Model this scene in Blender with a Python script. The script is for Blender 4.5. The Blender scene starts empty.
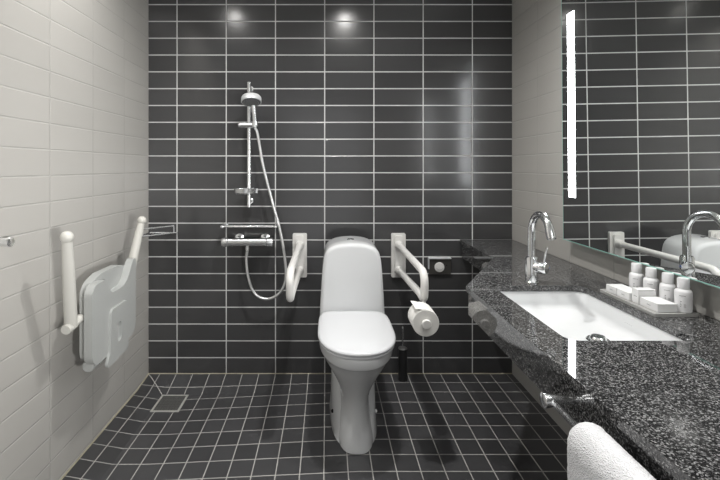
import bpy, bmesh, math, random
from mathutils import Vector, Matrix
random.seed(7)
PI = math.pi
scene = bpy.context.scene
COL = scene.collection

# ------------------------------------------------------------------ camera, world, light, exposure
CAMX, CAMD, CAMZ = 1.088, 2.56, 1.26
cam_d = bpy.data.cameras.new('camera')
cam_d.sensor_width = 36.0
cam_d.lens = 21.0
cam_d.shift_x = 33.0/720.0
cam_d.shift_y = -73.0/720.0
cam_d.clip_start = 0.02
cam = bpy.data.objects.new('camera', cam_d)
cam.location = (CAMX, -CAMD, CAMZ)
cam.rotation_euler = (PI/2, 0, 0)
COL.objects.link(cam)
scene.camera = cam

world = bpy.data.worlds.new('world')
world.use_nodes = True
world.node_tree.nodes['Background'].inputs[0].default_value = (0.9, 0.95, 1.0, 1)
world.node_tree.nodes['Background'].inputs[1].default_value = 0.05
scene.world = world

def lamp(name, kind, loc, energy, color=(1, 1, 1), rot=(0, 0, 0), **kw):
    d = bpy.data.lights.new(name, kind)
    d.energy = energy
    d.color = color
    for k, v in kw.items():
        setattr(d, k, v)
    o = bpy.data.objects.new(name, d)
    o.location = loc
    o.rotation_euler = rot
    COL.objects.link(o)
    return o
CEIL = 2.55
DOWNLIGHTS = [(1.24, -1.02), (0.32, -0.95)]
# added soft fill at the unseen doorway behind the camera
lamp('doorway_fill', 'AREA', (1.05, -3.28, 1.1), 3.5, (1.0, 1.0, 1.0), (PI/2, 0, 0), shape='RECTANGLE', size=1.0, size_y=2.0)

# added out-of-view side light: throws the armrest shadows and brightens the left wall
lamp('left_wall_fill', 'AREA', (1.95, -3.05, 1.12), 5.2, (1.0, 0.99, 0.97), (PI/2, 0, math.radians(42)), shape='DISK', size=0.22, spread=math.radians(62))
for _x in (1.10, 1.95):
    lamp('entry_fill', 'SPOT', (_x, -2.65, CEIL-0.012), 36, (1.0, 0.985, 0.955), (0, 0, 0), spot_size=math.radians(112), spot_blend=0.7, shadow_soft_size=0.04)  # added fill spots behind the camera for bounce light, no fixtures
lamp('counter_fill', 'SPOT', (1.90, -1.30, CEIL-0.012), 27, (1.0, 0.985, 0.955), (0, 0, 0), spot_size=math.radians(104), spot_blend=0.55, shadow_soft_size=0.04)  # added spot that brightens the counter top from above, no fixture

vs = scene.view_settings
vs.view_transform = 'Standard'
vs.look = 'None'
vs.exposure = 0.20
vs.gamma = 1.0
vs.use_curve_mapping = False

# ------------------------------------------------------------------ materials
def new_mat(name):
    m = bpy.data.materials.new(name)
    m.use_nodes = True
    return m, m.node_tree, m.node_tree.nodes['Principled BSDF']

def simple(name, col, rough=0.4, metal=0.0, spec=0.5, coat=0.0, noise=0.0, nscale=40.0, bump=0.0, bscale=200.0, emit=None, es=0.0):
    m, nt, b = new_mat(name)
    b.inputs['Base Color'].default_value = (*col, 1)
    b.inputs['Roughness'].default_value = rough
    b.inputs['Metallic'].default_value = metal
    b.inputs['Specular IOR Level'].default_value = spec
    b.inputs['Coat Weight'].default_value = coat
    if emit:
        b.inputs['Emission Color'].default_value = (*emit, 1)
        b.inputs['Emission Strength'].default_value = es
    if noise or bump:
        tc = nt.nodes.new('ShaderNodeTexCoord')
    if noise:
        n = nt.nodes.new('ShaderNodeTexNoise')
        n.inputs['Scale'].default_value = nscale
        nt.links.new(tc.outputs['Object'], n.inputs['Vector'])
        r = nt.nodes.new('ShaderNodeValToRGB')
        r.color_ramp.elements[0].color = (*[c*(1-noise) for c in col], 1)
        r.color_ramp.elements[1].color = (*[min(1, c*(1+noise)) for c in col], 1)
        nt.links.new(n.outputs['Fac'], r.inputs['Fac'])
        nt.links.new(r.outputs['Color'], b.inputs['Base Color'])
    if bump:
        n2 = nt.nodes.new('ShaderNodeTexNoise')
        n2.inputs['Scale'].default_value = bscale
        n2.inputs['Detail'].default_value = 3
        nt.links.new(tc.outputs['Object'], n2.inputs['Vector'])
        bp = nt.nodes.new('ShaderNodeBump')
        bp.inputs['Strength'].default_value = bump
        bp.inputs['Distance'].default_value = 0.002
        nt.links.new(n2.outputs['Fac'], bp.inputs['Height'])
        nt.links.new(bp.outputs['Normal'], b.inputs['Normal'])
    return m

def tile_mat(name, ax, mod, off, grout_w, tile, grout, rough, grout_rough=0.7, var=0.1, depth=0.0015, segs=(), wave=0.0, spec=0.5, ior=1.5):
    """Tiles laid on a rectangular module. ax: which two object axes run along the tile's length and height."""
    m, nt, b = new_mat(name)
    N, L = nt.nodes.new, nt.links.new
    tc = N('ShaderNodeTexCoord')
    sp = N('ShaderNodeSeparateXYZ')
    L(tc.outputs['Object'], sp.inputs[0])
    def math_(op, a, c=None, d=None):
        n = N('ShaderNodeMath'); n.operation = op
        for i, v in enumerate((a, c, d)):
            if v is None: continue
            if isinstance(v, (int, float)): n.inputs[i].default_value = v
            else: L(v, n.inputs[i])
        return n.outputs[0]
    dist, cells = [], []
    for k in range(2):
        s = math_('SUBTRACT', sp.outputs['XYZ'.index(ax[k])], off[k])
        q = math_('DIVIDE', s, mod[k])
        cells.append(math_('FLOOR', math_('ADD', q, 0.0)))
        pp = math_('PINGPONG', s, mod[k]*0.5)
        dist.append(pp)
    d = math_('MINIMUM', dist[0], dist[1])
    for (x0, y0, x1, y1) in segs:               # extra cut lines in the floor
        dx, dy = x1-x0, y1-y0
        ln = math.hypot(dx, dy)
        a = math_('SUBTRACT', sp.outputs['X'], x0)
        c = math_('SUBTRACT', sp.outputs['Y'], y0)
        perp = math_('ABSOLUTE', math_('SUBTRACT', math_('MULTIPLY', a, dy/ln), math_('MULTIPLY', c, dx/ln)))
        al = math_('ADD', math_('MULTIPLY', a, dx/ln), math_('MULTIPLY', c, dy/ln))
        over = math_('MAXIMUM', math_('MULTIPLY', al, -1.0), math_('SUBTRACT', al, ln))
        d = math_('MINIMUM', d, math_('MAXIMUM', perp, over))
    mr = N('ShaderNodeMapRange')
    mr.interpolation_type = 'SMOOTHSTEP'
    mr.inputs['From Min'].default_value = grout_w*0.5-0.0003
    mr.inputs['From Max'].default_value = grout_w*0.5+0.0004
    L(d, mr.inputs['Value'])
    mask = mr.outputs['Result']
    cb = N('ShaderNodeCombineXYZ')
    L(cells[0], cb.inputs[0]); L(cells[1], cb.inputs[1])
    wn = N('ShaderNodeTexWhiteNoise'); wn.noise_dimensions = '2D'
    L(cb.outputs[0], wn.inputs['Vector'])
    vr = N('ShaderNodeMapRange')
    vr.inputs['To Min'].default_value = 1-var; vr.inputs['To Max'].default_value = 1+var
    L(wn.outputs['Value'], vr.inputs['Value'])
    hs = N('ShaderNodeHueSaturation'); hs.inputs['Color'].default_value = (*tile, 1)
    L(vr.outputs['Result'], hs.inputs['Value'])
    # faint cloudiness in the grout
    gn = N('ShaderNodeTexNoise'); gn.inputs['Scale'].default_value = 9
    L(tc.outputs['Object'], gn.inputs['Vector'])
    gr = N('ShaderNodeMapRange'); gr.inputs['To Min'].default_value = 0.8; gr.inputs['To Max'].default_value = 1.2
    L(gn.outputs['Fac'], gr.inputs['Value'])
    gh = N('ShaderNodeHueSaturation'); gh.inputs['Color'].default_value = (*grout, 1)
    L(gr.outputs['Result'], gh.inputs['Value'])
    mx = N('ShaderNodeMix'); mx.data_type = 'RGBA'
    L(mask, mx.inputs['Factor']); L(gh.outputs['Color'], mx.inputs['A']); L(hs.outputs['Color'], mx.inputs['B'])
    L(mx.outputs['Result'], b.inputs['Base Color'])
    rr = N('ShaderNodeMapRange')
    rr.inputs['To Min'].default_value = grout_rough; rr.inputs['To Max'].default_value = rough
    L(mask, rr.inputs['Value']); L(rr.outputs['Result'], b.inputs['Roughness'])
    b.inputs['IOR'].default_value = ior
    # relief: sunk joints, faint waviness of the glaze
    mr2 = N('ShaderNodeMapRange'); mr2.interpolation_type = 'SMOOTHSTEP'
    mr2.inputs['From Min'].default_value = grout_w*0.35
    mr2.inputs['From Max'].default_value = grout_w*0.5+0.0015
    L(d, mr2.inputs['Value'])
    h = mr2.outputs['Result']
    wv = N('ShaderNodeTexNoise'); wv.inputs['Scale'].default_value = 7; wv.inputs['Detail'].default_value = 1
    L(tc.outputs['Object'], wv.inputs['Vector'])
    h = math_('ADD', h, math_('MULTIPLY', wv.outputs['Fac'], wave))
    bp = N('ShaderNodeBump'); bp.inputs['Strength'].default_value = 0.6; bp.inputs['Distance'].default_value = depth
    L(h, bp.inputs['Height']); L(bp.outputs['Normal'], b.inputs['Normal'])
    return m

ROW = 0.10246
M = {}
M['dark_tile'] = tile_mat('dark_wall_tile', 'XZ', (0.300, ROW), (0.174, -0.0042), 0.0062, (0.052, 0.052, 0.054), (0.58, 0.58, 0.58), 0.18, ior=1.68, wave=0.5, var=0.12)
M['floor_tile'] = tile_mat('dark_floor_tile', 'XY', (0.1005, 0.1025), (0.0700, -0.104), 0.0043, (0.058, 0.058, 0.061), (0.45, 0.44, 0.42), 0.30, ior=1.62, var=0.15, depth=0.001, segs=((0, 0, 0.147, -0.161),))
BEIGE, BGROUT = (0.45, 0.437, 0.413), (0.43, 0.42, 0.40)
M['beige_left'] = tile_mat('beige_wall_tile', 'YZ', (0.300, ROW), (-0.010, -0.0042), 0.0045, BEIGE, BGROUT, 0.32, var=0.025, depth=0.0025, wave=0.2)
M['beige_front'] = tile_mat('beige_wall_tile_front', 'XZ', (0.300, ROW), (0.0, 0.0), 0.0045, BEIGE, BGROUT, 0.32, var=0.025, depth=0.0025, wave=0.2)
M['ceiling'] = simple('white_ceiling_paint', (0.88, 0.88, 0.86), 0.8, bump=0.1)
M['porcelain'] = simple('white_porcelain', (0.68, 0.69, 0.70), 0.12, spec=0.3, noise=0.01, nscale=6)
M['lid_white'] = simple('white_lid_plastic', (0.68, 0.69, 0.71), 0.18, noise=0.01, nscale=6)
M['bar_white'] = simple('white_coated_steel', (0.72, 0.71, 0.69), 0.35, noise=0.01, nscale=20)
M['paper'] = simple('white_paper', (0.78, 0.77, 0.74), 0.9, noise=0.03, nscale=60, bump=0.3, bscale=300)
M['chrome'] = simple('chrome', (0.86, 0.87, 0.88), 0.14, 1.0, noise=0.01, nscale=30)
M['steel'] = simple('brushed_steel', (0.55, 0.55, 0.54), 0.32, 1.0, noise=0.05, nscale=120)
M['satin'] = simple('satin_chrome', (0.86, 0.87, 0.88), 0.27, 1.0, noise=0.01, nscale=30)
M['silver'] = simple('silver_coated_plastic', (0.72, 0.73, 0.74), 0.3, 0.25, noise=0.01, nscale=30)
M['hose'] = simple('ribbed_metal_hose', (0.80, 0.80, 0.80), 0.30, 0.85, noise=0.05, nscale=300)
M['panel_grey'] = simple('grey_metal_face', (0.10, 0.097, 0.09), 0.35, 0.6, noise=0.06, nscale=50)
M['seat_grey'] = simple('grey_seat_plastic', (0.42, 0.43, 0.42), 0.42, noise=0.03, nscale=200, bump=0.08, bscale=500)
M['arm_white'] = simple('ivory_plastic', (0.60, 0.59, 0.55), 0.38, noise=0.01, nscale=30)
M['black_plastic'] = simple('black_plastic', (0.015, 0.015, 0.016), 0.4, noise=0.1, nscale=50)
M['rubber'] = simple('dark_nozzle_plate', (0.10, 0.105, 0.11), 0.4, noise=0.3, nscale=350)
M['blue'] = simple('blue_enamel', (0.05, 0.16, 0.55), 0.3, noise=0.05)
M['print'] = simple('grey_ink', (0.25, 0.25, 0.26), 0.6, noise=0.05)
M['carton'] = simple('white_carton', (0.76, 0.76, 0.76), 0.55, noise=0.02, nscale=60)
M['bottle'] = simple('white_bottle_plastic', (0.74, 0.74, 0.75), 0.3, noise=0.01, nscale=60)
M['tray'] = simple('grey_stone_tray', (0.33, 0.33, 0.32), 0.5, noise=0.12, nscale=120)
M['glass_edge'] = simple('green_mirror_edge', (0.40, 0.72, 0.64), 0.15, noise=0.05)
M['mirror'] = simple('silver_mirror', (0.90, 0.92, 0.91), 0.0, 1.0, noise=0.002, nscale=2)
M['mirror_body'] = simple('white_mirror_casing', (0.75, 0.75, 0.75), 0.4, noise=0.01)
M['led'] = simple('lit_strip', (1, 1, 1), 0.5, emit=(0.96, 0.98, 1.0), es=17.0, noise=0.002)
M['edge_led'] = simple('lit_mirror_edge', (1, 1, 1), 0.5, emit=(0.97, 0.98, 1.0), es=4.5, noise=0.002)
M['lamp_lens'] = simple('lit_lamp_lens', (1, 1, 1), 0.5, emit=(1.0, 0.96, 0.9), es=20.0, noise=0.002)
M['door'] = simple('grey_door_paint', (0.5, 0.5, 0.5), 0.5, noise=0.02)
M['grate'] = simple('drain_grate_metal', (0.22, 0.22, 0.21), 0.5, 0.7, noise=0.4, nscale=260, bump=0.5, bscale=260)
M['drain_rim'] = simple('drain_rim_steel', (0.80, 0.79, 0.75), 0.4, 0.6, noise=0.05)
M['silicone'] = simple('sealant_bead', (0.40, 0.37, 0.28), 0.6, noise=0.15, nscale=20)

def granite():
    m, nt, b = new_mat('polished_black_granite')
    N, L = nt.nodes.new, nt.links.new
    tc = N('ShaderNodeTexCoord')
    v = N('ShaderNodeTexVoronoi'); v.inputs['Scale'].default_value = 370
    L(tc.outputs['Object'], v.inputs['Vector'])
    n = N('ShaderNodeTexNoise'); n.inputs['Scale'].default_value = 210; n.inputs['Detail'].default_value = 4; n.inputs['Roughness'].default_value = 0.7
    L(tc.outputs['Object'], n.inputs['Vector'])
    sp = N('ShaderNodeSeparateColor'); L(v.outputs['Color'], sp.inputs[0])
    mm = N('ShaderNodeMath'); mm.operation = 'MULTIPLY_ADD'
    L(n.outputs['Fac'], mm.inputs[0]); mm.inputs[1].default_value = 0.9
    m2 = N('ShaderNodeMath'); m2.operation = 'MULTIPLY'; L(sp.outputs[0], m2.inputs[0]); m2.inputs[1].default_value = 0.55
    L(m2.outputs[0], mm.inputs[2])
    r = N('ShaderNodeValToRGB')
    e = r.color_ramp.elements
    e[0].position = 0.38; e[0].color = (0.008, 0.008, 0.009, 1)
    e[1].position = 1.05; e[1].color = (0.27, 0.27, 0.27, 1)
    for p, c in ((0.64, 0.012), (0.78, 0.040), (0.89, 0.10)):
        x = e.new(p); x.color = (c, c, c*1.02, 1)
    L(mm.outputs[0], r.inputs['Fac']); L(r.outputs['Color'], b.inputs['Base Color'])
    b.inputs['Roughness'].default_value = 0.04
    b.inputs['IOR'].default_value = 1.68
    return m
M['granite'] = granite()

def terry():
    m, nt, b = new_mat('white_terry')
    N, L = nt.nodes.new, nt.links.new
    tc = N('ShaderNodeTexCoord')
    v = N('ShaderNodeTexVoronoi'); v.inputs['Scale'].default_value = 420
    L(tc.outputs['Object'], v.inputs['Vector'])
    n = N('ShaderNodeTexNoise'); n.inputs['Scale'].default_value = 160; n.inputs['Detail'].default_value = 3
    L(tc.outputs['Object'], n.inputs['Vector'])
    mm = N('ShaderNodeMath'); mm.operation = 'ADD'
    L(v.outputs['Distance'], mm.inputs[0]); L(n.outputs['Fac'], mm.inputs[1])
    bp = N('ShaderNodeBump'); bp.inputs['Strength'].default_value = 0.9; bp.inputs['Distance'].default_value = 0.003
    L(mm.outputs[0], bp.inputs['Height']); L(bp.outputs['Normal'], b.inputs['Normal'])
    b.inputs['Base Color'].default_value = (0.78, 0.78, 0.80, 1)
    b.inputs['Roughness'].default_value = 0.95
    b.inputs['Sheen Weight'].default_value = 0.3
    return m
M['terry'] = terry()

# ------------------------------------------------------------------ helpers
def wloc(o):
    v = Vector((0, 0, 0))
    while o is not None:
        v += o.location; o = o.parent
    return v

def obj(name, bm, mat, parent=None, base=None, smooth=True, angle=35, bevel=0.0, bseg=3, sub=0):
    """Link a bmesh given in room coordinates as one mesh object."""
    me = bpy.data.meshes.new(name)
    org = wloc(parent) if parent is not None else Vector(base or (0, 0, 0))
    bmesh.ops.translate(bm, verts=bm.verts, vec=-org)
    bmesh.ops.recalc_face_normals(bm, faces=bm.faces)
    bm.to_mesh(me); bm.free()
    if smooth:
        me.polygons.foreach_set('use_smooth', [True]*len(me.polygons))
        me.set_sharp_from_angle(angle=math.radians(angle))
    me.materials.append(M[mat] if isinstance(mat, str) else mat)
    o = bpy.data.objects.new(name, me)
    COL.objects.link(o)
    if parent is not None: o.parent = parent
    else: o.location = org
    if bevel:
        md = o.modifiers.new('bevel', 'BEVEL'); md.width = bevel; md.segments = bseg; md.limit_method = 'ANGLE'; md.angle_limit = math.radians(40)
        md.harden_normals = True
    if sub:
        md = o.modifiers.new('sub', 'SUBSURF'); md.levels = sub; md.render_levels = sub
    return o

def thing(name, label, cat, loc, group=None):
    o = bpy.data.objects.new(name, None)
    o.empty_display_size = 0.05
    o.location = loc
    COL.objects.link(o)
    return tag(o, label, cat, group)

def tag(o, label, cat, group=None):
    o['label'] = label; o['category'] = cat
    if group: o['group'] = group
    return o

def struct(o):
    o['kind'] = 'structure'; return o

def add_box(bm, x0, x1, y0, y1, z0, z1):
    v = [bm.verts.new(p) for p in ((x0,y0,z0),(x1,y0,z0),(x1,y1,z0),(x0,y1,z0),(x0,y0,z1),(x1,y0,z1),(x1,y1,z1),(x0,y1,z1))]
    for f in ((3,2,1,0),(4,5,6,7),(0,1,5,4),(1,2,6,5),(2,3,7,6),(3,0,4,7)):
        bm.faces.new([v[i] for i in f])
    return bm
def box(*a): return add_box(bmesh.new(), *a)

def add_loft(bm, rings, cap=True, closed=False):
    R = [[bm.verts.new(p) for p in r] for r in rings]
    n = len(R[0])
    pairs = list(zip(R, R[1:])) + ([(R[-1], R[0])] if closed else [])
    for a, b in pairs:
        for i in range(n):
            j = (i+1) % n
            bm.faces.new((a[i], a[j], b[j], b[i]))
    if cap and not closed:
        bm.faces.new(R[0][::-1]); bm.faces.new(R[-1])
    return bm

def add_tube(bm, pts, r, seg=16, cap=True):
    """Sweep a circle along a polyline; r is a number or one per point."""
    P = [Vector(p) for p in pts]
    rs = r if isinstance(r, (list, tuple)) else [r]*len(P)
    T = []
    for i in range(len(P)):
        t = (P[min(i+1, len(P)-1)]-P[max(i-1, 0)])
        T.append(t.normalized())
    up = Vector((0, 0, 1)) if abs(T[0].z) < 0.9 else Vector((0, 1, 0))
    nrm = (up - T[0]*up.dot(T[0])).normalized()
    rings = []
    for i, p in enumerate(P):
        if i:
            nrm = (nrm - T[i]*nrm.dot(T[i])).normalized()
        bn = T[i].cross(nrm)
        rings.append([p + (nrm*math.cos(2*PI*k/seg) + bn*math.sin(2*PI*k/seg))*rs[i] for k in range(seg)])
    return add_loft(bm, rings, cap)
def tube(pts, r, seg=16, cap=True): return add_tube(bmesh.new(), pts, r, seg, cap)

def fillet(pts, rad, n=8):
    """Round the corners of a polyline."""
    P = [Vector(p) for p in pts]
    out = [P[0]]
    for i in range(1, len(P)-1):
        a, b, c = P[i-1], P[i], P[i+1]
        u, w = (a-b), (c-b)
        rr = rad[i-1] if isinstance(rad, (list, tuple)) else rad
        ang = u.angle(w)
        d = min(rr/math.tan(ang/2), u.length*0.49, w.length*0.49)
        r2 = d*math.tan(ang/2)
        u.normalize(); w.normalize()
        cen = b + (u+w).normalized()*(r2/math.sin(ang/2))
        s, e = b+u*d-cen, b+w*d-cen
        for k in range(n+1):
            t = k/n
            om = s.angle(e)
            out.append(cen + (s*math.sin((1-t)*om) + e*math.sin(t*om))/math.sin(om))
    out.append(P[-1])
    return out

def spline(pts, n=10):
    P = [Vector(p) for p in pts]
    P = [P[0]*2-P[1]] + P + [P[-1]*2-P[-2]]
    out = []
    for i in range(1, len(P)-2):
        for k in range(n):
            t = k/n
            a, b, c, d = P[i-1], P[i], P[i+1], P[i+2]
            out.append(0.5*((2*b)+(c-a)*t+(2*a-5*b+4*c-d)*t*t+(3*b-a-3*c+d)*t**3))
    out.append(P[-2])
    return out

def add_lathe(bm, prof, loc, axis=(0, 0, 1), seg=32):
    """prof: list of (radius, height along axis)."""
    q = Vector((0, 0, 1)).rotation_difference(Vector(axis).normalized())
    loc = Vector(loc)
    rings = []
    for r, h in prof:
        rings.append([loc + q @ Vector((max(r, 1e-5)*math.cos(2*PI*k/seg), max(r, 1e-5)*math.sin(2*PI*k/seg), h)) for k in range(seg)])
    return add_loft(bm, rings)
def lathe(prof, loc, axis=(0, 0, 1), seg=32): return add_lathe(bmesh.new(), prof, loc, axis, seg)

def prism(outer, holes, fn0, fn1):
    """Extrude a 2-D outline with holes; fn0 / fn1 map (a, b) to the two faces."""
    bm = bmesh.new()
    loops = []
    for lp in [outer] + list(holes):
        A = [bm.verts.new(fn0(*p)) for p in lp]
        B = [bm.verts.new(fn1(*p)) for p in lp]
        loops.append((A, B))
    for side in (0, 1):
        es = []
        for lp in loops:
            v = lp[side]
            for i in range(len(v)):
                es.append(bm.edges.new((v[i], v[(i+1) % len(v)])))
        bmesh.ops.triangle_fill(bm, use_beauty=True, use_dissolve=False, edges=es)
    for A, B in loops:
        n = len(A)
        for i in range(n):
            j = (i+1) % n
            bm.faces.new((A[i], A[j], B[j], B[i]))
    return bm

def rrect(x0, x1, y0, y1, r, n=6):
    out = []
    for cx, cy, a0 in ((x1-r, y1-r, 0), (x0+r, y1-r, PI/2), (x0+r, y0+r, PI), (x1-r, y0+r, 1.5*PI)):
        for k in range(n+1):
            a = a0 + PI/2*k/n
            out.append((cx+r*math.cos(a), cy+r*math.sin(a)))
    return out

def round_poly(pts, rads, n=8):
    """Round every corner of a closed 2-D polygon."""
    P = [Vector((p[0], p[1])) for p in pts]
    out = []
    m = len(P)
    for i in range(m):
        a, b, c = P[i-1], P[i], P[(i+1) % m]
        r = rads[i]
        if r <= 0:
            out.append((b.x, b.y)); continue
        u, w = (a-b), (c-b)
        ang = u.angle(w)
        d = min(r/math.tan(ang/2), u.length*0.49, w.length*0.49)
        r2 = d*math.tan(ang/2)
        u.normalize(); w.normalize()
        cen = b+(u+w).normalized()*(r2/math.sin(ang/2))
        s, e = b+u*d-cen, b+w*d-cen
        om = s.angle(e)
        for k in range(n+1):
            t = k/n
            q = cen+(s*math.sin((1-t)*om)+e*math.sin(t*om))/math.sin(om)
            out.append((q.x, q.y))
    return out

# ------------------------------------------------------------------ the room shell
W, FRONT = 2.216, -3.30
def plane_bm(pts, nx=1, ny=1):
    bm = bmesh.new()
    bm.faces.new([bm.verts.new(p) for p in pts])
    return bm

ZD = -0.043
def floor_z(x, y):
    s = min(1.0, max(0.0, -y/0.16))
    if x < 0.146: zx = -0.018 + (ZD+0.018)*x/0.146
    elif x < 0.299: zx = ZD
    elif x < 1.22: zx = ZD*(1.22-x)/0.921
    else: zx = 0.0
    return zx*s
bm = bmesh.new()
xs = [0, .04, .08, .12, .146, .22, .299, .4, .5, .6, .7, .8, .9, 1.0, 1.1, 1.22, 1.4, 1.8, W]
ys = [0, -.04, -.08, -.12, -.16, -.327, -.6, -1.0, -1.5, -2.0, -2.6, FRONT]
g = [[bm.verts.new((x, y, floor_z(x, y))) for x in xs] for y in ys]
for i in range(len(ys)-1):
    for j in range(len(xs)-1):
        bm.faces.new((g[i][j], g[i+1][j], g[i+1][j+1], g[i][j+1]))
# closed slab below
bot = [bm.verts.new((x, y, -0.12)) for x, y in ((0, 0), (W, 0), (W, FRONT), (0, FRONT))]
bm.faces.new(bot)
bm.faces.new([g[0][j] for j in range(len(xs))] + [bot[1], bot[0]])
bm.faces.new([g[-1][j] for j in range(len(xs)-1, -1, -1)] + [bot[3], bot[2]])
bm.faces.new([g[i][0] for i in range(len(ys)-1, -1, -1)] + [bot[0], bot[3]])
bm.faces.new([g[i][-1] for i in range(len(ys))] + [bot[2], bot[1]])
struct(obj('floor', bm, 'floor_tile', smooth=False))
T = 0.12
struct(obj('wall_back', box(-T, W+T, 0, T, -0.12, CEIL), 'dark_tile', smooth=False))
struct(obj('wall_left', box(-T, 0, FRONT, 0, -0.12, CEIL), 'beige_left', smooth=False))
struct(obj('wall_right', box(W, W+T, FRONT, 0, -0.12, CEIL), 'beige_left', smooth=False))
bm = box(-T, 0.50, FRONT-T, FRONT, -0.12, CEIL)
add_box(bm, 1.60, W+T, FRONT-T, FRONT, -0.12, CEIL)
add_box(bm, 0.50, 1.60, FRONT-T, FRONT, 2.12, CEIL)
struct(obj('wall_front', bm, 'beige_front', smooth=False))
bm = box(0.50, 0.54, FRONT-0.10, FRONT+0.02, 0, 2.12)
add_box(bm, 1.56, 1.60, FRONT-0.10, FRONT+0.02, 0, 2.12)
add_box(bm, 0.54, 1.56, FRONT-0.10, FRONT+0.02, 2.08, 2.12)
struct(obj('door_1', bm, 'door', smooth=False))
struct(obj('ceiling', box(-T, W+T, FRONT-T, T, CEIL, CEIL+0.1), 'ceiling', smooth=False))
# sealant beads along the floor edges and in the wall corners
def bead(name, pts, r=0.004): struct(obj(name, tube(pts, r, 8), 'silicone'))
bead('trim_1', [(x, -0.001, floor_z(x, 0)+0.001) for x in (0, .5, 1, 1.6, W)], 0.0035)
bead('trim_2', [(0.001, y, floor_z(0, y)+0.001) for y in (-0.002, -.04, -.08, -.12, -.16, -.6, -1.5, -2.6)], 0.0045)

# ------------------------------------------------------------------ ceiling downlights
for i, (x, y) in enumerate(DOWNLIGHTS):
    t = thing('downlight', ('recessed ceiling downlight above the toilet', 'recessed ceiling downlight above the shower corner')[i], 'ceiling light', (x, y, CEIL), 'recessed ceiling downlights')
    obj('trim_ring', lathe([(0.036, -0.001), (0.050, -0.001), (0.050, -0.006), (0.040, -0.008), (0.036, -0.006), (0.036, -0.001)], (x, y, CEIL)), 'bar_white', t)
    obj('lens', lathe([(0.0, -0.001), (0.035, -0.001), (0.035, -0.004), (0.0, -0.004)], (x, y, CEIL)), 'lamp_lens', t)
    lamp('downlight_beam', 'SPOT', (x, y, CEIL-0.012), (84, 41)[i], (1.0, 0.985, 0.955), (0, 0, 0), spot_size=math.radians(150), spot_blend=0.8, shadow_soft_size=0.035).parent = None

# ------------------------------------------------------------------ mirror with lit strip
def mx(z, y): return 2.172 - 0.008*(z-1.2) + 0.010*(y+0.3)
MZ0, MZ1, MY0, MY1 = 0.928, 2.09, -0.634, -1.920
t = thing('wall_mirror', 'large frameless wall mirror with lit vertical strip above granite counter', 'mirror', (2.19, (MY0+MY1)/2, MZ0))
def slab(x_off0, x_off1, y0, y1, z0, z1):
    bm = bmesh.new()
    v = [bm.verts.new((mx(z, y)+o, y, z)) for z in (z0, z1) for o, y in ((x_off0, y0), (x_off1, y0), (x_off1, y1), (x_off0, y1))]
    for f in ((3,2,1,0),(4,5,6,7),(0,1,5,4),(1,2,6,5),(2,3,7,6),(3,0,4,7)):
        bm.faces.new([v[i] for i in f])
    return bm
e = 0.0035
obj('mirror_glass', slab(-0.0004, 0.0005, MY0-e, MY1+e, MZ0+e, MZ1-e), 'mirror', t, smooth=False)
obj('glass_edge', slab(0.0, 0.0065, MY0, MY1, MZ0, MZ1), 'glass_edge', t, smooth=False)
obj('casing', slab(0.0065, 0.026, MY0-0.009, MY1+0.03, MZ0+0.04, MZ1-0.04), 'mirror_body', t, smooth=False)
bm = box(2.19, W, MY0-0.1, MY1+0.1, MZ0+0.1, MZ1-0.1)
obj('mounting_rail', bm, 'mirror_body', t, smooth=False)
ed = obj('edge_light', slab(0.008, 0.022, MY0-0.008, MY0-0.0015, MZ0+0.03, MZ1-0.03), 'edge_led', t, smooth=False)
ed['label'] = 'glowing side edge'
for y in (-0.709, -1.845):
    s = obj('light_strip', slab(-0.0016, 0.0003, y+0.025, y-0.025, 1.127, 1.940), 'led', t, smooth=False)
    s['label'] = 'lit white strip'

# ------------------------------------------------------------------ granite counter with apron
CZ = 0.818
XF, XB = 1.618, 1.910
YE = -2.36
OV = 0.013      # the slab overhangs the apron a little
top_out = [(XB-OV, -0.001), (XB-OV, -0.515), (XF-OV, -0.998), (XF-OV, YE), (W-0.001, YE), (W-0.001, -0.001)]
SX0, SX1, SY0, SY1 = 1.703, 2.040, -1.490, -0.996
hole = rrect(SX0, SX1, SY0, SY1, 0.035)
hole_tap = [(1.874+0.017*math.cos(2*PI*k/16), -0.95+0.017*math.sin(2*PI*k/16)) for k in range(16)]
counter = thing('granite_counter', 'long polished black granite vanity counter with angled corner along right wall', 'counter', (2.0, -1.2, CZ-0.115))
obj('worktop', prism(top_out, [hole], lambda a, b: (a, b, CZ-0.022), lambda a, b: (a, b, CZ)), 'granite', counter, smooth=False, bevel=0.0012, bseg=2)
th = 0.022
apr_out = [(XB, -0.001), (XB, -0.51), (XF, -0.985), (XF, YE)]
def off_in(pl, d):      # shift the open polyline towards the wall side
    P = [Vector(p) for p in pl]
    out = []
    for i, p in enumerate(P):
        ns = []
        for a, b in ((i-1, i), (i, i+1)):
            if 0 <= a and b < len(P):
                t_ = (P[b]-P[a]).normalized(); ns.append(Vector((-t_.y, t_.x)))
        n = sum(ns, Vector((0, 0))); n.normalize()
        out.append(p + n*(d/n.dot(ns[0])))
    return [(q.x, q.y) for q in out]
inner = off_in(apr_out, th)
poly = apr_out + inner[::-1]
obj('apron', prism(poly, [], lambda a, b: (a, b, CZ-0.112), lambda a, b: (a, b, CZ-0.0221)), 'granite', counter, smooth=False)
for y in (-0.25, -0.75, -1.7, -2.2):      # steel brackets under the slab
    bm = bmesh.new()
    x0 = 1.96 if y > -0.6 else 1.75
    add_box(bm, x0, W-0.001, y-0.015, y+0.015, CZ-0.052, CZ-0.0225)
    add_box(bm, W-0.012, W-0.001, y-0.015, y+0.015, CZ-0.25, CZ-0.052)
    obj('bracket', bm, 'steel', counter, smooth=False)

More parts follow.
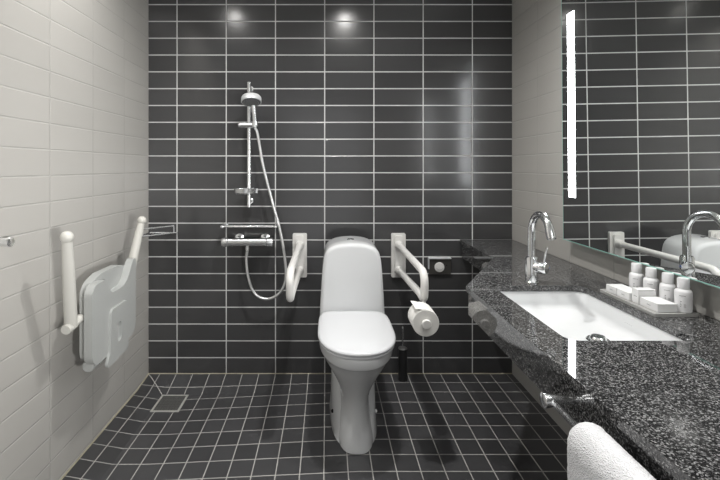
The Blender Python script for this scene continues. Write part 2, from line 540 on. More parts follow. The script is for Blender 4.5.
# ------------------------------------------------------------------ washbasin
basin = thing('washbasin', 'white rectangular undermount washbasin sunk into granite counter', 'washbasin', ((SX0+SX1)/2, (SY0+SY1)/2, 0.70))
def ring(x0, x1, y0, y1, r, z, n=8): return [(a, b, z) for a, b in rrect(x0, x1, y0, y1, r, n)]
bm = bmesh.new()
o_ = 0.022
rings = [ring(SX0-o_, SX1+o_, SY0-o_, SY1+o_, 0.045, CZ-0.030), ring(SX0-o_, SX1+o_, SY0-o_, SY1+o_, 0.045, CZ-0.0225),
         ring(SX0-0.003, SX1+0.003, SY0-0.003, SY1+0.003, 0.035, CZ-0.0225)]
for k in range(1, 4):
    f = k/3
    rings.append(ring(SX0-0.003+0.012*f, SX1+0.003-0.012*f, SY0-0.003+0.012*f, SY1+0.003-0.012*f, 0.038, CZ-0.0225-0.038*f))
for k in range(1, 7):
    a = PI/2*k/6
    i_ = 0.012+0.024*(1-math.cos(a))
    rings.append(ring(SX0-0.003+i_, SX1+0.003-i_, SY0-0.003+i_, SY1+0.003-i_, 0.040, CZ-0.0605-0.020*math.sin(a)))
cx, cy = (SX0+SX1)/2, (SY0+SY1)/2
for f in (0.75, 0.45, 0.2):
    rings.append([(cx+(p[0]-cx)*f, cy+(p[1]-cy)*f, CZ-0.0805-0.006*(1-f)) for p in rings[-1 if f == 0.75 else -1]])
# outside
inn = list(rings)
outer = [ring(SX0-0.010, SX1+0.010, SY0-0.010, SY1+0.010, 0.045, CZ-0.031), ring(SX0+0.006, SX1-0.006, SY0+0.006, SY1-0.006, 0.05, CZ-0.092), ring(cx-0.05, cx+0.05, cy-0.06, cy+0.06, 0.03, CZ-0.100)]
add_loft(bm, outer[::-1] + inn)
obj('bowl', bm, 'porcelain', basin, angle=50)
DX, DY, DZ = 1.908, -1.290, CZ-0.083
dr = obj('drain', lathe([(0.012, -0.004), (0.031, -0.002), (0.033, 0.002), (0.030, 0.005), (0.024, 0.004), (0.022, 0.010), (0.018, 0.014), (0.0, 0.015)], (DX, DY, DZ)), 'chrome', basin)
dr['label'] = 'chrome drain plug'
bm = bmesh.new()      # tiny printed maker's mark on the right inner wall, illegible in the photograph
for k in range(4):
    y = -1.225-0.009*k
    add_box(bm, SX1-0.0062, SX1-0.0054, y-0.006, y, CZ-0.055, CZ-0.051)
obj('mark', bm, 'print', basin, smooth=False)

# ------------------------------------------------------------------ faucet
FX, FY = 1.872, -0.950
fa = thing('basin_faucet', 'tall chrome gooseneck basin faucet with side lever on granite counter', 'faucet', (FX, FY, CZ))
obj('base', lathe([(0.025, 0), (0.025, 0.004), (0.023, 0.006), (0.0225, 0.090), (0.019, 0.098), (0.014, 0.100), (0.0, 0.100)], (FX, FY, CZ)), 'chrome', fa)
arc = [(FX, FY, CZ+0.09), (FX, FY, CZ+0.188)]
R_, cz_ = 0.080, CZ+0.188
for k in range(1, 19):
    a = PI*k/18*0.87
    arc.append((FX-0.012*(1-math.cos(a))*0.5, FY-R_+R_*math.cos(a), cz_+R_*math.sin(a)))
e1 = Vector(arc[-1]); d1 = (e1-Vector(arc[-2])).normalized()
arc.append(tuple(e1+d1*0.028))
obj('spout', tube(arc, [0.0135]*(len(arc)-3)+[0.0137, 0.0150, 0.0152], 20), 'chrome', fa)
tip = e1+d1*0.028
obj('aerator', lathe([(0.0, 0.0), (0.0095, 0.0), (0.0095, 0.004), (0.0, 0.004)], tip, d1), 'steel', fa)
hd = Vector((0.028, -0.036, 0)).normalized()
hc = Vector((FX, FY, CZ+0.062))
obj('handle_body', lathe([(0.019, 0.008), (0.019, 0.030), (0.022, 0.033), (0.022, 0.052), (0.019, 0.058), (0.0, 0.060)], hc, hd), 'chrome', fa)
lv = hc+hd*0.046
lever = obj('lever', tube([lv+Vector((0, 0, 0.018)), lv+Vector((0.003, -0.004, 0.05)), lv+Vector((0.008, -0.010, 0.082))], [0.0045, 0.004, 0.0038], 12), 'chrome', fa)
bl = obj('temperature_mark', lathe([(0.0, 0.0), (0.006, 0.0), (0.006, 0.0012), (0.0, 0.0012)], hc+hd*0.043+Vector((0.0216, 0.004, 0.002)), (1, 0.2, 0)), 'blue', fa)
bl['label'] = 'blue temperature mark'

# ------------------------------------------------------------------ tray with toiletries
TX0, TX1, TY0, TY1 = 2.052, 2.186, -1.325, -1.072
TZ = CZ+0.010
bm = prism(rrect(TX0, TX1, TY0, TY1, 0.006), [], lambda a, b: (a, b, CZ+0.0005), lambda a, b: (a, b, TZ))
tag(obj('toiletry_tray', bm, 'tray', base=(2.12, -1.2, CZ), bevel=0.002, bseg=2), 'grey rectangular stone tray holding toiletries on granite counter', 'tray')

def carton(x0, x1, y0, y1, h, label, marks):
    t = thing('soap_carton', label, 'box', ((x0+x1)/2, (y0+y1)/2, TZ), 'white toiletry cartons on the tray')
    obj('carton', box(x0, x1, y0, y1, TZ+0.0005, TZ+h), 'carton', t, smooth=False, bevel=0.0008, bseg=1)
    bm = bmesh.new()
    ym = (y0+y1)/2
    for k in range(3):
        add_box(bm, x0-0.0004, x0+0.0002, ym-0.008+0.005*k, ym-0.0045+0.005*k, TZ+h*0.5-0.001, TZ+h*0.5+0.0012)
    obj('print', bm, 'print', t, smooth=False)
    bm = box(x0+0.0003, x1-0.0003, y0-0.0003, y0+0.0002, TZ+h*0.93, TZ+h*0.955)
    obj('flap_seam', bm, 'tray', t, smooth=False)
carton(2.062, 2.118, -1.144, -1.094, 0.024, 'flat white carton at the far left end of the tray', 1)
carton(2.062, 2.116, -1.206, -1.147, 0.025, 'flat white carton between end carton and the tall cube carton', 1)
carton(2.068, 2.124, -1.238, -1.209, 0.045, 'tallest, cube shaped white carton standing mid tray', 1)
carton(2.069, 2.128, -1.314, -1.242, 0.025, 'flat white carton at the near front corner of the tray', 1)

def bottle(y, label):
    x = 2.153
    t = thing('toiletry_bottle', label, 'bottle', (x, y, TZ), 'white toiletry bottles on the tray')
    obj('bottle_body', lathe([(0.0, 0.0005), (0.019, 0.0005), (0.0212, 0.003), (0.0216, 0.040), (0.0214, 0.060), (0.0190, 0.066), (0.0135, 0.069), (0.0135, 0.072), (0.0, 0.072)], (x, y, TZ), seg=36), 'bottle', t, angle=40)
    obj('cap', lathe([(0.0, 0.0715), (0.0150, 0.0715), (0.0155, 0.074), (0.0150, 0.098), (0.0138, 0.1005), (0.0, 0.101)], (x, y, TZ), seg=36), 'bottle', t, angle=40)
    bm = bmesh.new()
    def stroke(a0, a1, z0, z1):
        r0, r1 = 0.0214, 0.0219
        for k in range(3):
            b0, b1 = a0+(a1-a0)*k/3, a0+(a1-a0)*(k+1)/3
            add_loft(bm, [[(x+r*math.cos(b), y+r*math.sin(b), z) for r, z in ((r0, z0), (r1, z0), (r1, z1), (r0, z1))] for b in (b0, b1)])
    A = math.atan2(-1.2, -1.06)
    for k in range(6):
        a = A-0.42+0.12*k
        stroke(a, a+0.085, TZ+0.0500, TZ+0.0520)
    for k in range(4):
        stroke(A-0.32, A-0.22+0.05*(k % 2), TZ+0.018+0.005*k, TZ+0.0205+0.005*k)
    for k in range(4):
        stroke(A+0.05, A+0.32-0.05*(k % 2), TZ+0.018+0.003*k, TZ+0.0188+0.003*k)
    pr = obj('print', bm, 'print', t, smooth=False)
    pr['label'] = 'small grey lettering'
bottle(-1.115, 'white bottle standing farthest back on the tray, leftmost of four')
bottle(-1.180, 'white bottle behind the cube carton, second from the far end')
bottle(-1.248, 'white bottle second nearest to the viewer on the tray')
bottle(-1.305, 'white bottle nearest the viewer, rightmost at the tray corner')

# ------------------------------------------------------------------ towel rail and towel
RX, RZ = 1.572, 0.757
tr = thing('towel_rail', 'chrome towel rail fixed to front of granite counter', 'towel rail', (XF, -1.95, RZ))
obj('rail', tube([(RX, -1.640, RZ), (RX, -2.28, RZ)], 0.0075, 16), 'chrome', tr)
for y in (-1.655, -2.265):
    obj('post', lathe([(0.008, -0.0005), (0.009, 0.02), (0.0125, 0.045), (0.0155, 0.062), (0.0155, 0.064), (0.013, 0.0655), (0.0, 0.066)], (XF, y, RZ), (-1, 0, 0)), 'satin', tr)
bm = bmesh.new()
prof = []
xl, xr, zt, zb = 1.528, 1.6045, 0.792, 0.42
cxm, hw = (xl+xr)/2, (xr-xl)/2
outer_p = [(xl+0.004, zb), (xl, zb+0.15), (xl, 0.744)]
for k in range(0, 13):
    a = PI - PI*k/12
    outer_p.append((cxm+hw*math.cos(a), 0.752+(zt-0.752)*math.sin(a)))
outer_p += [(xr, 0.744), (xr, zb+0.15), (xr-0.004, zb+0.02)]
hi = 0.0098
inner_p = [(cxm+hi+0.002, zb+0.02), (cxm+hi, 0.744)]
for k in range(0, 9):
    a = PI*k/8
    inner_p.append((RX+hi*math.cos(a), RZ+hi*math.sin(a)))
inner_p += [(RX-hi, 0.744), (RX-hi-0.002, zb)]
def resample(pl, n):
    L = [0]
    for a, b in zip(pl, pl[1:]): L.append(L[-1]+math.dist(a, b))
    out = []
    for k in range(n):
        s = L[-1]*k/(n-1); i = 0
        while i < len(L)-2 and L[i+1] < s: i += 1
        f = (s-L[i])/(L[i+1]-L[i])
        out.append((pl[i][0]+(pl[i+1][0]-pl[i][0])*f, pl[i][1]+(pl[i+1][1]-pl[i][1])*f))
    return out
section = resample(outer_p, 130) + resample(inner_p, 60)
NY = 110
y0, y1 = -1.775, -2.20
rings = []
for i in range(NY):
    f = i/(NY-1)
    # round the two end edges
    endd = min(f, 1-f)*(y0-y1)
    q = 1.0
    rr = 0.020
    if endd < rr: q = math.sqrt(max(0.0, 1-((rr-endd)/rr)**2))
    rows = []
    for k, (a, c) in enumerate(section):
        y = y0+(y1-y0)*f
        if k < 130:
            ac = RX + (a-RX)*(0.45+0.55*q)
            cc = c if c < 0.744 else RZ + (c-RZ)*(0.55+0.45*q)
            jx = random.uniform(-0.0006, 0.0006); jz = random.uniform(-0.0006, 0.0006)
            wv = 0.0025*math.sin(y*31+1.0)*min(1.0, max(0.0, (0.74-c)/0.15))
            if a > 1.60: jx = -abs(jx); wv = 0
            rows.append((ac+jx+wv, y+random.uniform(-.0006, .0006), cc+jz))
        else:
            rows.append((a, y, c))
    rings.append(rows)
add_loft(bm, rings)
tag(obj('hand_towel', bm, 'terry', base=(RX, -2.0, 0.42), angle=80), 'thick white terry hand towel draped over chrome rail', 'towel')

# ------------------------------------------------------------------ toilet
TXc = 1.220
toilet = thing('toilet', 'white floor standing toilet with closed lid and arched cistern', 'toilet', (TXc, -0.4, 0))
def egg(z, yf, yb, hw, nf=2.2, nb=3.0, k=0.0, n=64):
    """Horizontal ring: front end yf (towards the viewer), back end yb, half width hw, k widens the rear."""
    ym = yf + (yb-yf)*0.48
    out = []
    for i in range(n):
        a = 2*PI*i/n
        c, s = math.cos(a), math.sin(a)
        front = s < 0
        e_ = 2.0/(nf if front else nb)
        x = math.copysign(abs(c)**e_, c)
        y = math.copysign(abs(s)**e_, s)
        yy = ym + y*((ym-yf) if front else (yb-ym))
        w = hw*(1+k*((yy-yf)/(yb-yf)-0.5)*2)
        out.append((TXc+x*w, yy, z))
    return out
bm = bmesh.new()
YR = -0.225
R = [egg(0.0005, -0.715, YR, 0.092, 3.0, 4, 0.12), egg(0.004, -0.724, YR, 0.095, 3.0, 4, 0.12), egg(0.03, -0.722, YR, 0.091, 2.9, 4, 0.10),
     egg(0.08, -0.708, YR, 0.081, 2.6, 4, 0.05), egg(0.14, -0.700, YR, 0.070, 2.4, 4, 0.0), egg(0.19, -0.704, YR, 0.069, 2.3, 4, 0.0),
     egg(0.24, -0.722, YR, 0.080, 2.2, 4, 0.0), egg(0.30, -0.760, YR, 0.104, 2.2, 4, 0.0), egg(0.35, -0.800, YR, 0.127, 2.2, 4, 0.0),
     egg(0.40, -0.842, YR, 0.150, 2.2, 4, 0.0), egg(0.432, -0.866, YR, 0.160, 2.2, 4, 0.0), egg(0.4405, -0.876, YR, 0.165, 2.25, 4, 0.0), egg(0.4435, -0.883, YR, 0.168, 2.25, 4, 0.0),
     egg(0.450, -0.887, YR, 0.169, 2.25, 4, 0.0), egg(0.482, -0.889, YR, 0.170, 2.25, 4, 0.0), egg(0.487, -0.888, YR, 0.169, 2.25, 4, 0.0), egg(0.489, -0.886, YR, 0.168, 2.25, 4, 0.0)]
add_loft(bm, R)
obj('bowl', bm, 'porcelain', toilet, angle=60)
FR = [egg(0.0005, -0.690, YR+0.004, 0.112, 2.6, 4, 0.12), egg(0.004, -0.697, YR, 0.115, 2.6, 4, 0.12), egg(0.03, -0.680, YR, 0.112, 2.6, 4, 0.12),
      egg(0.08, -0.640, YR, 0.110, 2.6, 4, 0.08), egg(0.14, -0.600, YR, 0.110, 2.6, 4, 0.05), egg(0.20, -0.565, YR, 0.110, 2.6, 4, 0.04),
      egg(0.26, -0.545, YR, 0.112, 2.6, 4, 0.0), egg(0.32, -0.54, YR, 0.112, 2.6, 4, 0.0)]
obj('foot', add_loft(bmesh.new(), FR), 'porcelain', toilet, angle=60)
# seat and lid
bm = bmesh.new()
add_loft(bm, [egg(0.4895, -0.886, -0.398, 0.167, 2.25, 6), egg(0.492, -0.890, -0.396, 0.170, 2.25, 6), egg(0.4995, -0.890, -0.396, 0.170, 2.25, 6), egg(0.5018, -0.886, -0.398, 0.167, 2.25, 6)])
obj('seat', bm, 'lid_white', toilet, angle=60)
bm = bmesh.new()
LR = [(0.5025, 0.010), (0.504, 0.004), (0.507, 0.000), (0.513, 0.000), (0.518, 0.003), (0.5208, 0.008), (0.5226, 0.018), (0.5244, 0.045), (0.5256, 0.090), (0.526, 0.14)]
add_loft(bm, [egg(z, -0.894+i, -0.393-min(i, 0.03), 0.174-i, 2.25, 6) for z, i in LR])
obj('lid', bm, 'lid_white', toilet, angle=60)
for sx in (-1, 1):
    obj('hinge', tube([(TXc+sx*0.095, -0.395, 0.504), (TXc+sx*0.05, -0.395, 0.504)], 0.009, 14), 'lid_white', toilet)
# cistern: arched front swept to the wall, front edge rounded
half = [(0.1740, 0.427), (0.1720, 0.493), (0.1695, 0.549), (0.1652, 0.624), (0.1603, 0.699), (0.1550, 0.755), (0.1496, 0.788), (0.1408, 0.814), (0.1251, 0.8334), (0.1017, 0.8465), (0.0733, 0.855), (0.0372, 0.860), (0.0, 0.862)]
half = [(p.x*0.985, p.y) for p in spline([(a, b, 0) for a, b in half], 5)]
outl = half + [(-a, b) for a, b in half[::-1][1:]]
def inset_outline(pl, d):
    n = len(pl); out = []
    for i, p in enumerate(pl):
        a, b = Vector(pl[max(i-1, 0)]), Vector(pl[min(i+1, n-1)])
        t_ = (b-a).normalized(); nn = Vector((-t_.y, t_.x))
        q = Vector(p)+nn*d
        out.append((q.x, max(q.y, 0.427)))
    return out
rings = []
YB, YF = -0.165, -0.381
secs = [(YB, 0.002), (YB-0.003, 0.0)] + [(YF+0.022, 0.0)]
for k in range(1, 9):
    a = PI/2*k/8
    secs.append((YF+0.022-0.022*math.sin(a), 0.022*(1-math.cos(a))))
for y, d in secs:
    rings.append([(TXc+a, y, b + 0.007*max(0.0, (y-YF-0.03)/(YB-YF))*max(0.0, (b-0.75)/0.11)) for a, b in inset_outline(outl, d)])
bm = bmesh.new()
add_loft(bm, rings)
obj('cistern', bm, 'porcelain', toilet, angle=60)
bm = lathe([(0.0, -0.004), (0.020, -0.004), (0.020, 0.002), (0.018, 0.0035), (0.0, 0.004)], (TXc-0.003, -0.270, 0.8648))
fb = obj('flush_button', bm, 'chrome', toilet)
fb['label'] = 'round chrome flush button'
bm = box(TXc-0.0045, TXc-0.0015, -0.288, -0.252, 0.8678, 0.8695)
obj('button_split', bm, 'black_plastic', fb, smooth=False)
for s in (-1, 1):
    b_ = obj('bolt_cap', lathe([(0.009, -0.004), (0.008, 0.003), (0.004, 0.006), (0.0, 0.0065)], (TXc+s*0.106, -0.52, 0.075), (s, -0.25, 0.05), 14), 'black_plastic' if s < 0 else 'porcelain', toilet)

# ------------------------------------------------------------------ fold-down grab bars
def grab_bar(X, label):
    t = thing('grab_bar', label, 'grab bar', (X, 0, 0.72), 'fold down grab bars beside the toilet')
    bm = prism(rrect(X-0.043, X+0.043, 0.592, 0.858, 0.008), [], lambda a, b: (a, -0.0005, b), lambda a, b: (a, -0.020, b))
    obj('wall_plate', bm, 'bar_white', t, bevel=0.004)
    bm = prism(rrect(X-0.024, X+0.024, 0.607, 0.846, 0.010), [], lambda a, b: (a, -0.0195, b), lambda a, b: (a, -0.034, b))
    obj('hinge_body', bm, 'bar_white', t, bevel=0.004)
    for z, l in ((0.790, 0.075), (0.638, 0.065)):
        obj('knuckle', lathe([(0.027, 0.030), (0.026, l*0.6), (0.020, l), (0.0, l)], (X, 0, z), (0, -1, 0), 24), 'bar_white', t)
    path = fillet([(X, -0.035, 0.790), (X, -0.700, 0.790), (X, -0.690, 0.668), (X, -0.600, 0.672), (X, -0.035, 0.638)], [0.050, 0.030, 0.05])
    obj('rail', tube(path, 0.0175, 20), 'bar_white', t)
    return t
gl = grab_bar(0.923, 'white fold down grab bar left of the toilet, nearest the shower hose')
gr = grab_bar(1.521, 'white fold down grab bar right of the toilet, carrying the paper roll')

# paper holder on the right bar, and the roll
RXc, RZc = 1.498, 0.612
bm = tube(fillet([(1.521, -0.690, 0.665), (1.508, -0.700, 0.640), (RXc, -0.705, RZc), (RXc, -0.83, RZc)], 0.012), 0.009, 12)
rh = obj('roll_holder', bm, 'bar_white', gr)
obj('end_cap', lathe([(0.0, 0.0), (0.0185, 0.0), (0.0195, 0.003), (0.0195, 0.012), (0.017, 0.016), (0.0, 0.0165)], (RXc, -0.8215, RZc), (0, -1, 0), 28), 'bar_white', rh)
bm = bmesh.new()
rp = [(0.0175, -0.715), (0.054, -0.715), (0.0555, -0.717), (0.0557, -0.7675), (0.0555, -0.818), (0.054, -0.820), (0.0175, -0.820)]
rings = [[(RXc+r*math.cos(2*PI*k/48), y, RZc+r*math.sin(2*PI*k/48)) for k in range(48)] for r, y in rp]
add_loft(bm, rings, closed=True)
roll = thing('toilet_paper_roll', 'white toilet paper roll hanging from right grab bar', 'toilet paper', (RXc, -0.77, RZc))
obj('paper', bm, 'paper', roll, angle=40)
bm = bmesh.new()      # loose torn sheet end lifting off the top left
pts = []
for k in range(10):
    a = PI*0.50 + 0.07*k
    lift = 0.0003 + 0.0022*max(0, k-3)**1.15
    pts.append((RXc+(0.0563+lift)*math.cos(a), RZc+(0.0563+lift)*math.sin(a)))
rings = []
for i, y in enumerate((-0.716, -0.74, -0.765, -0.79, -0.819)):
    cut = 9 - (i % 2)*0.6
    rings.append([(p[0], y, p[1]) for p in pts] + [(p[0], y, p[1]+0.0007) for p in pts[::-1]])
add_loft(bm, rings)
obj('loose_sheet', bm, 'paper', roll, angle=60)

# ------------------------------------------------------------------ button panel on the wall
bp_ = thing('button_panel', 'small grey metal wall panel with round white button beside right grab bar', 'button panel', (1.771, 0, 0.66))
X0, X1, Z0, Z1 = 1.706, 1.838, 0.612, 0.706
obj('housing', box(X0, X1, -0.018, -0.0005, Z0, Z1), 'panel_grey', bp_, smooth=False, bevel=0.0015)
bm = box(X0, X1, -0.030, -0.0005, Z1-0.001, Z1+0.006)
add_box(bm, X0-0.004, X0, -0.026, -0.0005, Z0+0.03, Z1+0.006)
hn = obj('hood', bm, 'silver', bp_, smooth=False, bevel=0.001)
hn['label'] = 'bright steel top edge'
bt = obj('button', lathe([(0.030, 0.0175), (0.030, 0.021), (0.0275, 0.024), (0.0, 0.0265)], (1.768, 0, 0.654), (0, -1, 0)), 'bar_white', bp_)
bt['label'] = 'round white button'
arcp = [(1.768+0.020*math.cos(a), -0.0262, 0.660+0.014*math.sin(a)-0.006) for a in [PI*1.1+PI*0.8*k/8 for k in range(9)]]
obj('embossed_arc', tube(arcp, 0.0012, 6), 'tray', bt)
obj('indicator', lathe([(0.004, 0.0175), (0.004, 0.0192), (0.0, 0.0195)], (1.811, 0, 0.665), (0, -1, 0), 12), 'black_plastic', bp_)

# ------------------------------------------------------------------ toilet brush and its stand
BX, BY = 1.536, -0.075
bs = thing('brush_stand', 'slim black toilet brush stand on floor at back wall beside toilet', 'brush stand', (BX, BY, 0))
obj('canister', lathe([(0.0, 0.0005), (0.026, 0.0005), (0.027, 0.004), (0.0255, 0.17), (0.0245, 0.185), (0.022, 0.185), (0.022, 0.03), (0.0, 0.03)], (BX, BY, 0)), 'black_plastic', bs)
br = thing('toilet_brush', 'toilet brush with thin chrome handle standing in black stand', 'toilet brush', (BX, BY, 0.035))
obj('bristle_head', lathe([(0.0, 0.035), (0.017, 0.04), (0.0195, 0.09), (0.014, 0.115), (0.004, 0.118), (0.0, 0.118)], (BX, BY, 0)), 'black_plastic', br)
obj('handle', lathe([(0.0, 0.117), (0.0045, 0.117), (0.0045, 0.188), (0.0045, 0.300), (0.006, 0.303), (0.006, 0.313), (0.004, 0.317), (0.0, 0.318)], (BX, BY, 0), seg=14), 'chrome', br)
obj('splash_guard', lathe([(0.005, 0.1855), (0.026, 0.1855), (0.026, 0.190), (0.008, 0.194), (0.005, 0.194)], (BX, BY, 0)), 'steel', br)

# ------------------------------------------------------------------ shower: rail, head, hose, mixer, shelf
def wp(u, v, d): return (CAMX+(u-327)*d/420.0, d-CAMD, CAMZ-(v-167)*d/420.0)      # point at a distance from the viewpoint, used for measured hose course
SX = 0.624
sr = thing('shower_rail', 'vertical chrome shower rail on dark tiled wall', 'shower rail', (SX, 0, 1.02))
obj('bar', tube([(SX, -0.06, 1.022), (SX, -0.06, 1.765)], 0.0115, 18), 'satin', sr)
for z in (1.055, 1.735):
    obj('wall_bracket', lathe([(0.017, 0.0005), (0.017, 0.006), (0.010, 0.010), (0.010, 0.060), (0.0, 0.060)], (SX, 0, z), (0, -1, 0), 20), 'satin', sr)
sl = obj('slider', tube([(0.572, -0.066, 1.508), (0.655, -0.066, 1.508)], 0.0175, 20), 'satin', sr, bevel=0.002)
obj('holder_cradle', lathe([(0.0135, -0.014), (0.018, -0.014), (0.0185, 0.014), (0.0135, 0.014), (0.0135, -0.014)], (0.664, -0.092, 1.512), (0, 0, 1), 18), 'satin', sl)
obj('knob', lathe([(0.012, 0.0), (0.013, 0.002), (0.013, 0.010), (0.0, 0.012)], (0.5725, -0.066, 1.508), (-1, 0, 0), 18), 'satin', sl)
bm = bmesh.new()
ds = [(0.0, 0.0), (0.052, 0.0), (0.060, 0.008), (0.063, 0.026), (0.065, 0.026), (0.062, 0.004), (0.054, -0.004), (0.0, -0.004)]
add_lathe(bm, ds, (0.612, -0.112, 1.108), (0, 0, 1), 36)
add_lathe(bm, [(0.0145, -0.016), (0.0165, -0.016), (0.0165, 0.016), (0.0145, 0.016), (0.0116, 0.016), (0.0116, -0.016)], (SX, -0.06, 1.118), (0, 0, 1), 20)
add_box(bm, 0.655, 0.682, -0.10, -0.085, 1.108, 1.134)
sd = obj('soap_dish', bm, 'satin', sr)

hs = thing('hand_shower', 'round chrome hand shower clipped at top of shower rail', 'shower head', (0.645, -0.09, 1.50))
hn_ = Vector((0.05, -0.30, -0.95)).normalized()
hcn = Vector((0.652, -0.140, 1.640))
obj('head', lathe([(0.0, -0.032), (0.040, -0.032), (0.052, -0.027), (0.0575, -0.018), (0.0585, 0.006), (0.056, 0.008), (0.0, 0.008)], hcn, hn_, 40), 'silver', hs)
obj('spray_plate', lathe([(0.0, 0.0075), (0.053, 0.0075), (0.052, 0.010), (0.0, 0.011)], hcn, hn_, 40), 'rubber', hs)
bm = bmesh.new()
q = Vector((0, 0, 1)).rotation_difference(hn_)
for rr_, nn in ((0.0, 1), (0.014, 6), (0.028, 12), (0.042, 18)):
    for k in range(nn):
        a = 2*PI*k/nn
        add_lathe(bm, [(0.0022, 0.0), (0.0016, 0.003), (0.0, 0.003)], hcn+q @ Vector((rr_*math.cos(a), rr_*math.sin(a), 0.0105)), hn_, 8)
nz = obj('nozzles', bm, 'steel', hs); nz['kind'] = 'stuff'
obj('handle', tube(spline([(0.655, -0.105, 1.643), (0.658, -0.094, 1.60), (0.662, -0.092, 1.55), (0.665, -0.092, 1.495)], 6), [0.014]*6+[0.0125]*6+[0.0125]*6+[0.0115], 18), 'satin', hs)

hose_px = [(257.0, 124.5), (257.8, 135), (263, 165), (272.5, 202.5), (280, 230), (285, 260), (285.5, 280), (280, 292.5), (270, 298.5), (260, 297.5), (252.5, 290), (247.8, 275), (246.4, 260), (247, 250)]
hp = []
for i, (u, v) in enumerate(hose_px):
    d = 2.468 if i == 0 else 2.475
    hp.append(wp(u, v, d))
hp[-1] = (0.619, -0.088, 0.7715)
hp[0] = (0.665, -0.092, 1.492)
bm = tube(spline(hp, 12), 0.0078, 14)
tag(obj('shower_hose', bm, 'hose', base=(0.7, -0.085, 0.5)), 'long flexible metal shower hose looping down between rail and mixer', 'shower hose')

MXZ, MXY = 0.818, -0.088
mixer = thing('shower_mixer', 'horizontal chrome thermostatic shower mixer under the shower rail', 'shower mixer', (0.62, 0, MXZ))
obj('body', tube([(0.508, MXY, MXZ), (0.732, MXY, MXZ)], 0.0235, 28), 'satin', mixer, bevel=0.002)
for x, s in ((0.507, -1), (0.733, 1)):
    obj('knob', lathe([(0.0215, 0.0), (0.027, 0.003), (0.0275, 0.030), (0.025, 0.036), (0.0, 0.037)], (x, MXY, MXZ), (s, 0, 0), 28), 'satin', mixer)
for x in (0.558, 0.714):
    obj('wall_union', lathe([(0.034, 0.0005), (0.034, 0.004), (0.027, 0.018), (0.015, 0.022), (0.014, 0.07), (0.0, 0.07)], (x, 0, MXZ+0.012), (0, -1, 0), 28), 'satin', mixer)
obj('outlet', lathe([(0.010, 0.018), (0.010, 0.030), (0.012, 0.031), (0.012, 0.046), (0.0, 0.046)], (0.619, MXY, MXZ), (0, 0, -1), 18), 'satin', mixer)

sh = thing('shower_shelf', 'narrow chrome shower shelf directly above the shower mixer', 'shelf', (0.63, 0, 0.91))
fr = fillet([(0.475, -0.012, 0.912), (0.475, -0.105, 0.912), (0.786, -0.105, 0.912), (0.786, -0.012, 0.912)], 0.012)
obj('front_rail', tube(fr, 0.0062, 12), 'satin', sh)
obj('shelf_plate', box(0.480, 0.781, -0.100, -0.012, 0.9055, 0.9085), 'steel', sh, smooth=False)
for x in (0.475, 0.786):
    obj('wall_mount', lathe([(0.014, 0.0005), (0.014, 0.014), (0.0, 0.015)], (x, 0, 0.912), (0, -1, 0), 18), 'satin', sh)
    obj('end_ball', lathe([(0.0, -0.011), (0.008, -0.008), (0.011, 0.0), (0.008, 0.008), (0.0, 0.011)], (x, -0.107, 0.912), (0, 1, 0), 18), 'satin', sh)

# ------------------------------------------------------------------ corner basket
cb_ = thing('corner_basket', 'triangular chrome wire basket in the left rear shower corner', 'basket', (0.02, -0.02, 0.86))
A_, B_ = (0.012, -0.160), (0.158, -0.008)
C_ = (0.012, -0.008)
for nm, z in (('upper_rail', 0.903), ('lower_rail', 0.861)):
    path = [(A_[0], A_[1], z), (B_[0], B_[1], z)] if nm == 'upper_rail' else [(C_[0], C_[1], z), (A_[0], A_[1], z), (B_[0], B_[1], z), (C_[0], C_[1], z)]
    bm = bmesh.new()
    for a, b in zip(path, path[1:]): add_tube(bm, [a, b], 0.0046, 10)
    if nm == 'lower_rail': add_tube(bm, [(B_[0]-0.01, B_[1], z), (B_[0]+0.022, B_[1], z)], 0.0036, 10)
    obj(nm, bm, 'satin', cb_)
bm = bmesh.new()
for k in range(1, 8):
    f = k/8
    add_tube(bm, [(C_[0]+(B_[0]-C_[0])*f, C_[1], 0.861), (C_[0]+(B_[0]-C_[0])*f, C_[1]+(A_[1]-C_[1])*(1-f), 0.861)], 0.0018, 8)
obj('wire_grid', bm, 'satin', cb_)
for p in (A_, B_):
    obj('upright', tube([(p[0], p[1], 0.861), (p[0], p[1], 0.903)], 0.0036, 10), 'satin', cb_)
obj('wall_screw', lathe([(0.007, 0.0), (0.007, 0.012), (0.0, 0.013)], (0.0005, -0.08, 0.861), (1, 0, 0), 12), 'satin', cb_)

# ------------------------------------------------------------------ folding shower seat
YC = -0.742
seat = thing('shower_chair', 'grey fold up shower seat with raised armrests on left wall', 'shower chair', (0.0, YC, 0.46))
obj('wall_mount', box(0.0005, 0.104, YC+0.03, YC+0.15, 0.55, 0.70), 'arm_white', seat, smooth=False, bevel=0.004)
rear = round_poly([(YC-0.138, 0.470), (YC+0.196, 0.470), (YC+0.200, 0.790), (YC+0.110, 0.810), (YC-0.040, 0.812), (YC-0.138, 0.785)], [0.045, 0.045, 0.05, 0.10, 0.12, 0.075], 10)
obj('rear_shell', prism(rear, [], lambda a, b: (0.098, a, b), lambda a, b: (0.134, a, b)), 'seat_grey', seat, bevel=0.012, bseg=4)
fr_pts = [(-0.168, 0.466), (0.205, 0.466), (0.210, 0.822), (0.180, 0.822), (0.110, 0.722), (-0.022, 0.718), (-0.050, 0.790), (-0.168, 0.790)]
frs = round_poly([(YC+a, b) for a, b in fr_pts], [0.05, 0.05, 0.02, 0.06, 0.09, 0.035, 0.035, 0.045], 10)
obj('seat_pan', prism(frs, [], lambda a, b: (0.133, a, b), lambda a, b: (0.166, a, b)), 'seat_grey', seat, bevel=0.013, bseg=5)
pp = round_poly([(YC-0.085, 0.420), (YC+0.110, 0.430), (YC+0.110, 0.655), (YC-0.040, 0.655), (YC-0.050, 0.480)], [0.014, 0.014, 0.022, 0.022, 0.05], 6)
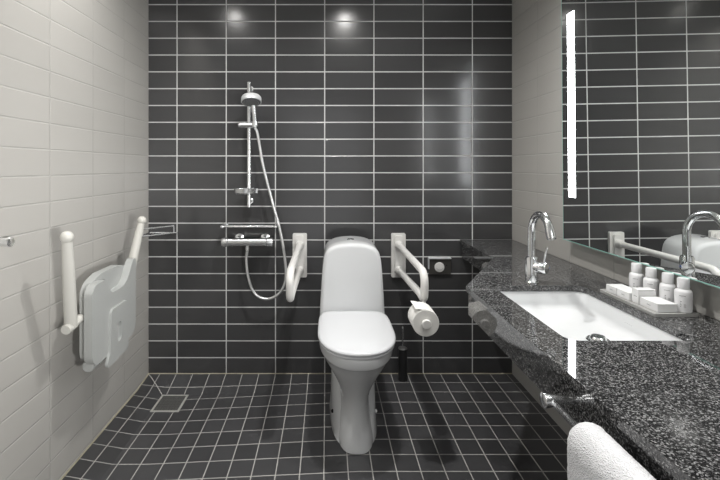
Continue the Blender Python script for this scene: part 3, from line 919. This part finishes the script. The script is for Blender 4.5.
slot = rrect(YC+0.008, YC+0.046, 0.498, 0.582, 0.018)
obj('centre_panel', prism(pp, [slot], lambda a, b: (0.1655, a, b), lambda a, b: (0.177, a, b)), 'seat_grey', seat, bevel=0.005, bseg=3)
for y in (YC-0.110, YC-0.050, YC+0.120):
    obj('hinge_lug', tube([(0.128, y-0.024, 0.458), (0.128, y+0.024, 0.458)], 0.024, 18), 'seat_grey', seat, bevel=0.006)
for s in (-1, 1):
    yb_, yt_, zt_ = YC+s*0.217, YC+(0.312 if s > 0 else -0.298), (0.980 if s > 0 else 0.998)
    pb, pt = Vector((0.112, yb_, 0.655)), Vector((0.147, yt_, zt_))
    arm = obj('armrest', tube([pb+(pt-pb)*f for f in (0, .15, .3, .5, .7, .85, 1)], [0.0225, 0.0225, 0.0222, 0.0215, 0.0205, 0.0190, 0.0165], 20), 'arm_white', seat)
    kn = []
    for k in range(0, 13):
        a = -PI/2+PI*k/12
        kn.append((0.0225*math.cos(a), 0.0225*math.sin(a)))
    obj('end_ball', lathe(kn, pt+Vector((0.001, s*0.002, 0.008)), (0, 0, 1), 24), 'arm_white', arm)
    obj('pivot', lathe([(0.0, -0.034), (0.0175, -0.034), (0.0195, -0.030), (0.0195, 0.016), (0.016, 0.020), (0.016, 0.062), (0.0, 0.062)], (0.112, yb_, 0.655), (0, -s, 0.12), 22), 'arm_white', arm)

# ------------------------------------------------------------------ robe hook on the left wall
hk = thing('robe_hook', 'small round chrome robe hook on left wall at frame edge', 'hook', (0, -1.185, 1.014))
obj('rose', lathe([(0.022, 0.0005), (0.022, 0.005), (0.012, 0.007), (0.0, 0.007)], (0, -1.185, 1.014), (1, 0, 0), 24), 'chrome', hk)
obj('peg', lathe([(0.0145, 0.006), (0.0145, 0.044), (0.0165, 0.046), (0.0165, 0.052), (0.0150, 0.0545), (0.0, 0.055)], (0, -1.185, 1.014), (1, 0, 0), 24), 'chrome', hk)

# ------------------------------------------------------------------ floor drain
dn = thing('floor_drain', 'square metal floor drain set in tiles near left rear corner', 'floor drain', (0.2225, -0.244, ZD))
x0, x1, ya, yb = 0.146, 0.299, -0.327, -0.161
zf = ZD+0.0002
bm = prism([(x0, ya), (x1, ya), (x1, yb), (x0, yb)], [[(x0+0.011, ya+0.011), (x1-0.011, ya+0.011), (x1-0.011, yb-0.011), (x0+0.011, yb-0.011)]],
           lambda a, b: (a, b, zf-0.004), lambda a, b: (a, b, zf+0.0025))
obj('frame', bm, 'drain_rim', dn, smooth=False)
gx0, gx1, gya, gyb = x0+0.0115, x1-0.0115, ya+0.0115, yb-0.0115
holes = []
for i in range(9):
    for j in range(9):
        cx_ = gx0+(gx1-gx0)*(i+0.5)/9; cy_ = gya+(gyb-gya)*(j+0.5)/9
        holes.append([(cx_+0.0042*math.cos(2*PI*k/8), cy_+0.0042*math.sin(2*PI*k/8)) for k in range(8)])
bm = prism([(gx0, gya), (gx1, gya), (gx1, gyb), (gx0, gyb)], holes, lambda a, b: (a, b, zf+0.0005), lambda a, b: (a, b, zf+0.0018))
obj('grate', bm, 'grate', dn, smooth=False)
